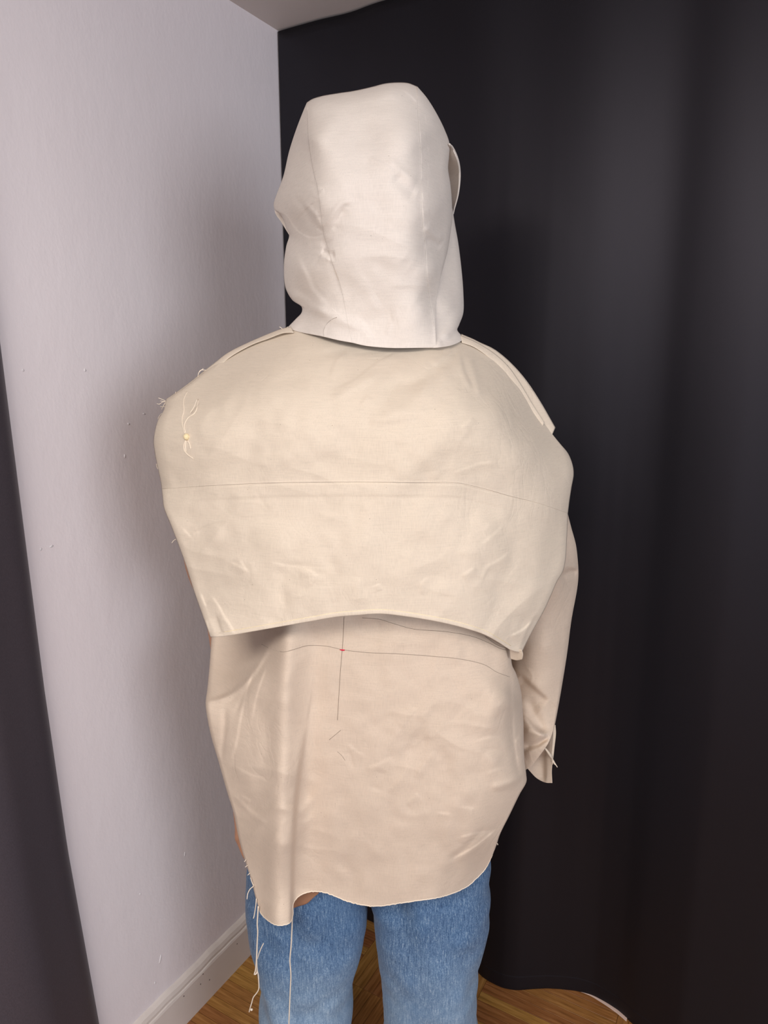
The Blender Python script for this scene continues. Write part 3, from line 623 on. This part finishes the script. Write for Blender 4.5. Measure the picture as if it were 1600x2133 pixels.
cape_folds = [
    ([(960, 728), (900, 790), (850, 850), (760, 880), (700, 900)], 22, 0.004), ([(975, 730), (955, 840), (900, 930), (830, 1000), (770, 1090), (710, 1180), (640, 1290)], 34, 0.0065),
    ([(930, 760), (850, 810), (790, 850), (720, 950), (650, 1080), (600, 1240)], 40, -0.0060), ([(960, 730), (870, 795), (820, 805), (800, 850)], 14, -0.004),
    ([(690, 815), (740, 790), (790, 752), (830, 735)], 4, 0.0022), ([(680, 835), (720, 818), (790, 775)], 9, 0.0025), ([(750, 845), (765, 822)], 3.5, 0.002), ([(670, 740), (700, 735), (730, 728)], 10, -0.003), ([(685, 790), (700, 750), (720, 735)], 4, 0.002),
    ([(958, 730), (966, 770), (985, 812)], 2.6, 0.0035, 14), ([(975, 735), (985, 770), (1000, 830)], 8, 0.003), ([(950, 730), (930, 745), (900, 765)], 4, 0.003), ([(940, 725), (925, 735)], 3, 0.002), ([(945, 726), (950, 740)], 3, -0.002),
    ([(750, 870), (790, 890), (850, 880)], 14, -0.003), ([(1010, 830), (1060, 900), (1100, 1000)], 30, 0.004), ([(1030, 1060), (1000, 1120), (980, 1230)], 26, 0.004), ([(1080, 1100), (1060, 1180), (1030, 1260), (1010, 1320)], 20, -0.0045), ([(1130, 1090), (1120, 1180), (1080, 1300)], 22, 0.004),
    ([(400, 850), (440, 900), (520, 960)], 34, 0.003), ([(420, 900), (480, 880), (560, 890)], 24, -0.003),
    ([(600, 1270), (585, 1210), (600, 1180), (660, 1190), (700, 1210)], 10, -0.002), ([(625, 1180), (660, 1200), (640, 1230)], 3.5, 0.0018), ([(560, 1170), (600, 1178), (690, 1185)], 3, 0.0016), ([(480, 1170), (520, 1190)], 3, 0.002), ([(500, 1165), (515, 1190)], 2.8, 0.0018),
    ([(418, 1235), (430, 1265)], 2.8, 0.003), ([(440, 1240), (455, 1260), (475, 1300)], 3, 0.0028), ([(430, 1290), (438, 1320)], 5, 0.004), ([(452, 1280), (465, 1320)], 5, -0.004), ([(470, 1285), (490, 1320)], 5, 0.003), ([(400, 1110), (430, 1095), (470, 1085)], 5, -0.002), ([(380, 1100), (400, 1120)], 3, 0.002),
    ([(752, 1200), (753, 1255)], 2.6, 0.0014), ([(790, 1215), (795, 1230)], 2.6, 0.002), ([(875, 1240), (880, 1210), (895, 1203)], 3, 0.002), ([(560, 1320), (600, 1220), (610, 1140)], 20, -0.003), ([(700, 1280), (690, 1220), (700, 1150)], 18, -0.003), ([(740, 1285), (760, 1180), (790, 1100)], 22, 0.003),
    ([(1000, 1135), (1030, 1110), (1050, 1090)], 4, 0.002), ([(1010, 1180), (1040, 1165), (1060, 1150)], 4, 0.002), ([(960, 1200), (990, 1180)], 4, 0.0025), ([(1020, 1180), (1005, 1210)], 4, 0.002), ([(1085, 1350), (1100, 1310), (1120, 1275)], 3, -0.005, 16), ([(1060, 1325), (1090, 1310), (1110, 1290)], 4, 0.004),
    ([(960, 890), (985, 868)], 3, 0.002), ([(1045, 850), (1052, 880)], 2.6, 0.0014), ([(1065, 860), (1072, 895)], 2.6, 0.0014), ([(940, 985), (1000, 965), (1040, 960)], 5, 0.0015)]
seam_off = [(x, y+2) for x, y in cp_S]; ridge = [(x, y+28) for x, y in cp_S]
cape_folds += [(ridge, 2.5, -0.0011, 12)]
uF = ease(cape_folds, 0.85) + crumple(40, (350, 760, 1180, 1000), 31, 0.0003) + [(cp_S, 2.2, 0.0007)]
lF = ease(cape_folds, 0.85) + crumple(50, (400, 1030, 1170, 1300), 32, 0.0004) + [(seam_off, 1.8, -0.0007)]
C1 = Cloth(cp_T, cp_S, cp_L1, cp_R1, 360, 180, cd, uF, roll=(1.2, 1.0, 0.5, 0), rollw=20, rollp=0.016, seed=5, uk=0.4, facet=0.0022, fs=76, soft=0.0010)
C2 = Cloth(cp_S, cp_B, cp_L2, cp_R2, 360, 160, cd, lF, roll=(0.7, 0.7, 0, 0), rollw=18, rollp=0.012, seed=5, uk=0.4, facet=0.0022, fs=76, soft=0.0010)
def skirt(P, sides, dist, sink, n=5, inward=0.25):
    """carry chosen outer edges on forwards: rows of points away from the camera side; returns list of strips sharing the edge"""
    out = []
    c = P.reshape(-1, 3).mean(0)
    for e in sides:
        k = np.linspace(0, 1, n)[:, None, None]
        d = np.zeros_like(e); d[:, 1] = dist; d[:, 0] = (c[0]-e[:, 0])*inward; d[:, 2] = -sink
        out.append(e[None] + d[None]*np.stack([k[..., 0]**1.0]*1, -1)*np.array([1, 1, 1]) - np.array([0, 0, 1])*0*k)
    return out
CAPE = grid('upper_yoke', C1.P, cloth, PERSON, thick=0.001); CAPE['label'] = 'upper panel of the loose muslin back yoke below the hood'
LOW = grid('lower_yoke', C2.P, cloth, PERSON, thick=0.001); LOW['label'] = 'lower flap of the muslin back yoke with arched hem'
# the yoke goes on over the shoulders to the chest
top = C1.P[0]; rows = [top]
for k in np.linspace(0, 1, 14)[1:]:
    q = top.copy(); shoulder = np.clip(np.abs(top[:, 0]+0.015)/0.25, 0, 1)
    q[:, 1] += 0.17*np.sin(k*math.pi/2); q[:, 2] -= (0.02*k + 0.24*k**2.2)*(0.4+0.6*shoulder); q[:, 0] += (-0.015-top[:, 0])*0.12*k
    rows.append(q)
fy = grid('front_yoke', np.stack(rows), cloth, CAPE, thick=0.001)
for nm, e, par in (('side_turn', C1.P[:, 0], CAPE), ('side_turn', C1.P[:, -1], CAPE), ('side_turn', C2.P[:, 0], LOW), ('side_turn', C2.P[:, -1], LOW)):
    rr = []
    for k in np.linspace(0, 1, 5):
        q = e.copy(); q[:, 1] += 0.028*k; q[:, 0] += np.sign(-0.015-e[:, 0])*0.022*k; rr.append(q)
    grid(nm, np.stack(rr), cloth, par, thick=0.001)
# hem band with its fold
hb_t = crv([(x, y-10) for x, y in cp_B], 260); hb_b = crv(cp_B, 260); hbm = []
for k in np.linspace(0, 1, 7):
    q = hb_t*(1-k)+hb_b*k; lift = 0.0006+0.0013*math.sin(min(1, k*1.6)*math.pi/2)
    hbm.append(np.array([C2.at(x, y, lift) for x, y in q]))
q = np.array(hbm[-1]); q[:, 1] += 0.005; hbm.append(q)
hem = grid('hem_band', np.stack(hbm), cloth, LOW); hem['label'] = 'narrow stitched hem along the arched bottom of the yoke'
mark('hem_stitching', [(x, y-9) for x, y in cp_B][1:-1], C2, 0.00035, yellow_thread_m, LOW, 0.0008, 160)
# turned corner at the right end of the hem
CO = Cloth([(1062, 1350), (1076, 1352), (1087, 1354)], [(1064, 1372), (1076, 1375), (1088, 1373)], [(1062, 1350), (1063, 1362), (1064, 1372)], [(1087, 1354), (1089.5, 1363), (1088, 1373)], 20, 16, tps([(1062, 1350, .957), (1064, 1372, .972), (1076, 1375, .966), (1087, 1354, .948), (1088, 1373, .953)]), soft=0.0003)
grid('turned_corner', CO.P, cloth, LOW, thick=0.001)
# shoulder seam allowances standing off the seam
def flap(outer, inner, Yo, Yi, seed):
    o_, i_ = crv(outer, 90), crv(inner, 90); R_ = []
    for k in np.linspace(0, 1, 8):
        q = o_*(1-k)+i_*k; R_.append(U(q[:, 0], q[:, 1], np.interp(np.linspace(0, 1, 90), np.linspace(0, 1, len(Yo)), Yo)*(1-k)+np.interp(np.linspace(0, 1, 90), np.linspace(0, 1, len(Yi)), Yi)*k - 0.0015*math.sin(k*math.pi)))
    return grid('seam_allowance', np.stack(R_), cloth, CAPE, thick=0.0007)
flap([(961, 696), (985, 706), (999, 713), (1030, 728), (1061, 753), (1092.5, 787.5), (1124, 834), (1156.6, 890.6)], [(965, 712), (990, 722), (1020, 742), (1045, 765), (1068, 800), (1090, 835), (1118, 872), (1149, 908)], (1.035, 1.05, 1.06, 1.068), (1.02, 1.04, 1.05, 1.06), 1)
flap([(960, 699), (990, 712), (1028, 735), (1058, 762), (1085, 800), (1110, 842), (1134, 880)], [(962, 714), (985, 722), (1015, 742), (1043, 768), (1066, 804), (1095, 850), (1130, 890)], (1.022, 1.036, 1.045, 1.05), (1.012, 1.03, 1.04, 1.05), 1)
flap([(606, 681), (587.5, 685), (556, 697), (519, 713), (487.5, 728), (469, 739), (450, 754), (428, 771), (394, 798), (362.5, 821), (346, 832)], [(612, 693), (590, 694), (560, 705), (530, 716), (500, 731), (478, 745), (455, 765), (435, 782), (405, 806), (376, 830), (352, 846)], (1.028, 1.045, 1.052, 1.052), (1.012, 1.034, 1.042, 1.042), 2)
# frayed threads on the left shoulder tip and edges
def wisp(pts, Y, r=0.0005): return tube('loose_thread', U(np.array(pts, float)[:, 0], np.array(pts, float)[:, 1], Y), r, thread_m, CAPE, 5)
for w_ in ([(347, 836), (338, 832), (330, 829)], [(348, 836), (338, 838), (332, 842), (327, 841)], [(350, 844), (342, 847), (334, 847)], [(346, 837), (341, 844), (337, 853)], [(349, 838), (343, 842), (339, 848)], [(340, 860), (334, 864), (329, 873)], [(347, 835), (341, 836), (334, 835)]):
    wisp(w_, 1.05)
wisp([(366, 820), (366, 816)], 1.05); wisp([(412, 787), (414, 777), (420, 771), (429, 771)], 1.05); wisp([(413, 780), (416, 773), (424, 768)], 1.05)
wisp([(590, 688), (586, 683), (582, 681)], 1.03); wisp([(588, 690), (595, 684), (600, 681)], 1.03)
wisp([(326, 966), (328, 975), (335, 985), (338, 1000)], 1.03); wisp([(358, 1131), (362, 1126), (367, 1123)], .985); wisp([(396, 860), (404, 848), (410, 832)], .97)
# tied thread knot on the left of the yoke
kn = blob('thread_knot', C1.at(388.5, 910, 0.003), (.0042, .004, .0045), yellow_thread_m, CAPE, (14, 10)); kn['label'] = 'small yellowish tied thread knot'
for pts in ([(386, 918), (383, 928), (384, 938), (391, 947), (402, 955)], [(391, 918), (395, 925), (397, 935)], [(387, 917), (386, 930), (387, 941)], [(385, 903), (381, 890), (379, 872), (383, 855), (382, 835), (390, 815)], [(386, 902), (384, 885), (392, 870), (406, 860), (411, 845), (413, 832)]):
    tube('loose_thread', np.array([C1.at(x, y, 0.0012) for x, y in crv(pts, 20)]), 0.0006, thread_m, CAPE, 5, False)

# --- hood: centre panel, side panels, brim
hd = tps([(640, 214, 1.02), (690, 198, 1.0), (737, 190, .995), (826, 173, .995), (869, 181, 1.015),
          (612, 290, 1.055), (650, 290, .966), (700, 290, .951), (770, 290, .945), (868, 285, .950), (890, 285, .978), (932, 290, 1.05),
          (571, 430, 1.085), (605, 430, 1.02), (664, 430, .940), (720, 430, .924), (790, 430, .92), (876, 430, .931), (912, 430, .968), (943, 430, 1.04),
          (602, 491, 1.06), (640, 491, .995),
          (592, 560, 1.06), (625, 560, .998), (680, 560, .952), (740, 560, .932), (800, 560, .927), (880, 560, .938), (905, 560, .965), (926, 550, 1.02),
          (629, 645, 1.04), (665, 640, .985), (720, 645, .957), (800, 645, .945), (880, 645, .950), (905, 625, .99),
          (600, 682, 1.03), (672, 700, .972), (747, 717, .953), (810, 724, .950), (890, 724, .956), (943, 718, .985), (969, 705, 1.02)])
sL = [(640, 214), (641, 250), (643, 290), (647, 322), (655, 365), (661, 388), (668, 440), (675, 490), (682, 512), (692, 548), (706, 585), (716, 625), (722, 660), (728, 690), (734, 714)]
sR = [(869, 181), (869.5, 215), (871, 250), (874, 290), (876, 320), (877.5, 405), (880, 463), (885, 508), (888, 560), (893, 610), (900, 655), (906, 690), (909, 724)]
hT = [(640, 214), (651, 207), (672, 200.5), (706, 194.6), (737, 190), (775, 181.6), (802.5, 174.7), (826.6, 172.6), (850.6, 174), (869, 181)]
hB = [(734, 714), (760, 720), (809.5, 724.7), (871, 724.7), (909, 724)]
lL = [(640, 214), (634, 228), (618.6, 267.5), (603, 315.6), (591, 367), (577, 405), (571, 424), (573, 437), (584, 445.5), (592.5, 461), (597, 476), (603, 490), (597, 513), (592.5, 545), (592, 570), (594, 592), (598, 606), (610, 625), (629, 639), (629, 651), (617, 664.5), (600, 682)]
lB = [(600, 682), (613, 688.6), (672, 701), (706, 709), (734, 714)]
rR = [(869, 181), (888.5, 204), (909, 236.6), (926, 271), (936, 300), (935, 325), (933, 350), (938, 385), (941, 420), (941, 455), (937, 490), (931, 525), (918, 573), (906, 605), (897, 640)]
hood_folds = [([(770, 325), (800, 340), (828, 358)], 3.5, 0.0028), ([(820, 365), (850, 395), (870, 405)], 13, -0.005), ([(805, 330), (835, 355), (870, 380)], 9, 0.003), ([(690, 330), (760, 345), (800, 330)], 16, -0.002),
    ([(665, 480), (690, 450), (710, 425), (740, 415)], 7, 0.004), ([(690, 480), (705, 450), (715, 430)], 5, -0.0035), ([(640, 395), (665, 390), (680, 400)], 5, 0.0025), ([(630, 420), (655, 445), (675, 480)], 6, 0.004), ([(615, 410), (640, 440), (650, 475)], 7, -0.003), ([(620, 455), (650, 425), (668, 415)], 5, -0.003),
    ([(595, 440), (620, 480), (650, 495), (690, 488)], 5, 0.004), ([(640, 505), (670, 500), (690, 515)], 10, -0.004), ([(670, 520), (690, 530), (700, 530)], 8, -0.006), ([(668, 528), (690, 540)], 5, 0.004), ([(615, 520), (640, 570), (655, 605), (690, 640)], 5, 0.006, 40), ([(600, 610), (630, 622), (650, 640), (690, 655)], 9, 0.005),
    ([(690, 560), (715, 590), (760, 690)], 26, -0.003), ([(735, 690), (760, 640), (790, 620)], 20, 0.003), ([(640, 640), (680, 655), (740, 680), (756, 688)], 12, 0.006), ([(756, 690), (790, 670), (830, 660)], 22, -0.005), ([(805, 700), (825, 650)], 6, 0.0018), ([(905, 724), (902, 680), (897, 640)], 4, 0.002, 18),
    ([(885, 470), (905, 490), (925, 500)], 9, 0.006), ([(882, 500), (900, 505), (920, 515)], 9, -0.005), ([(720, 470), (800, 430), (860, 470), (800, 560), (740, 540)], 30, 0.002), ([(840, 190), (860, 205), (868, 215)], 5, -0.003), ([(650, 225), (665, 222), (690, 215)], 5, -0.002),
    ([(860, 520), (850, 600), (860, 680)], 24, -0.003), ([(680, 703), (678, 690), (684, 676), (697, 664), (712, 660)], 2.2, -0.0016)] + crumple(20, (610, 240, 930, 690), 41, 0.0004)
# puckers along the long seams
for q, dr in ((crv(sL, 16)[2:11], -1), (crv(sR, 18)[2:11], 1)):
    for (x, y) in q: hood_folds.append(([(x, y), (x+dr*16, y-4+RNG.normal(0, 4))], 5, 0.0016*RNG.choice([-1, 1])))
hood_folds += [(sL[:13], 2.2, -0.0022), (sR[:13], 2.2, -0.0022)]
HC = Cloth(hT, hB, sL, sR, 170, 280, hd, ease(hood_folds, 0.7), roll=(0, 0, 1.4, 0), rollw=22, rollp=0.022, seed=12, uk=0.3, facet=0.0016, fs=75)
HL = Cloth([(640, 214), (640.2, 214)], lB, lL, sL, 110, 280, hd, ease(hood_folds, 0.7), roll=(1, 0, 0, 0), rollw=16, rollp=0.016, seed=12, uk=0.3, facet=0.0016, fs=75)
HR = Cloth([(868.8, 181), (869, 181)], [(909, 724), (905, 690), (899, 650), (897, 640)], sR, rR, 70, 280, hd, ease(hood_folds, 0.7), roll=(0, 1.2, 0, 0), rollw=16, rollp=0.018, seed=12, uk=0.3, facet=0.0016, fs=75)
HOOD = grid('hood', HC.P, cloth_hood, PERSON, thick=0.001); HOOD['label'] = 'tall muslin hood raised over the head, centre panel'
grid('hood_side_panel', HL.P, cloth_hood, HOOD, thick=0.001)
grid('hood_side_panel', HR.P, cloth_hood, HOOD, thick=0.001)
HN = Cloth([(935, 425), (941, 432), (943.5, 444)], [(880, 724.5), (912.5, 724), (943.5, 718.6), (958, 712), (969, 705)], [(935, 425), (915, 560), (890, 640), (880, 724.5)], [(943.5, 444), (947, 467), (953.8, 504.7), (960.7, 559.7), (964.8, 611), (964.5, 652), (956, 676), (952, 687), (959, 697), (969, 705)], 60, 180,
           tps([(935, 430, 1.07), (943, 444, 1.085), (925, 560, 1.03), (960, 560, 1.075), (905, 640, .995), (935, 640, 1.01), (964, 640, 1.06), (885, 724, .963), (912, 724, .962), (943, 718, .985), (969, 705, 1.025), (935, 690, .998)]),
           [([(948, 690), (940, 705), (915, 718)], 8, -0.003), ([(955, 640), (940, 680), (925, 712)], 12, 0.004)], roll=(0, 1, 0, 0), rollw=14, rollp=0.014, seed=15)
grid('hood_side_panel', HN.P, cloth_hood, HOOD, thick=0.001)
# seams drawn in thread
for s_, c_ in ((sL, HC), (sR, HC)): mark('panel_seam', s_[0:11] if s_ is sL else s_[0:10], c_, 0.00028, seam_m, HOOD, 0.0001, 90)
mark('panel_seam', [(675, 701.5), (674, 690), (680, 676), (692, 665), (702, 661)], HL, 0.00035, pencil_m, HOOD, 0.0004, 24)
# sides and crown carried on to the face opening
def forward(e, dist, sink, inw, nm, n=9, cx=-0.02):
    R_ = []
    for k in np.linspace(0, 1, n):
        q = e.copy(); q[:, 1] += dist*k; q[:, 2] -= sink*k**1.5; q[:, 0] += (cx-e[:, 0])*inw*k; R_.append(q)
    return grid(nm, np.stack(R_), cloth_hood, HOOD, thick=0.001)
forward(HC.P[0], 0.17, 0.045, 0.12, 'hood_crown')
forward(HL.P[:, 0], 0.10, 0.0, 0.14, 'hood_brim')
forward(HN.P[:, -1], 0.09, 0.0, 0.14, 'hood_brim')
forward(HR.P[:120, -1], 0.13, 0.01, 0.16, 'hood_brim')
# front edge of the hood standing out on both sides
FR = Cloth([(926, 288), (936, 300), (943, 308.8)], [(938, 450), (942, 448), (944.5, 446)], [(926, 288), (925, 360), (938, 450)], [(943, 308.8), (953.8, 336), (957.3, 364), (954.5, 401.6), (947, 434), (944.5, 446)], 24, 80, tps([(926, 290, 1.09), (943, 309, 1.065), (957, 364, 1.10), (930, 364, 1.125), (938, 450, 1.12), (945, 445, 1.11)]), roll=(0, 0, 0, 0), soft=0.0004)
fr = grid('hood_front_edge', FR.P, cloth_hood, HOOD, thick=0.0015)
tube('hood_front_edge', U(np.array([936, 943.5, 953.8, 957.2, 954.5, 947]), np.array([300, 309, 336, 364, 401.6, 434]), np.array([1.05, 1.065, 1.085, 1.098, 1.105, 1.11])), (0.0012, 0.0018, 0.0020, 0.0018, 0.0014, 0.0008), cloth_hood, HOOD)
FL = Cloth([(571.5, 428), (585, 432), (600, 450)], [(602, 489), (605, 491), (608, 492)], [(571.5, 428), (574, 445), (586, 463), (602, 489)], [(600, 450), (606, 470), (608, 492)], 16, 40, lambda x, y: 1.115+0*x, soft=0.0)
grid('hood_front_edge', FL.P, cloth_hood, HOOD, thick=0.0015)
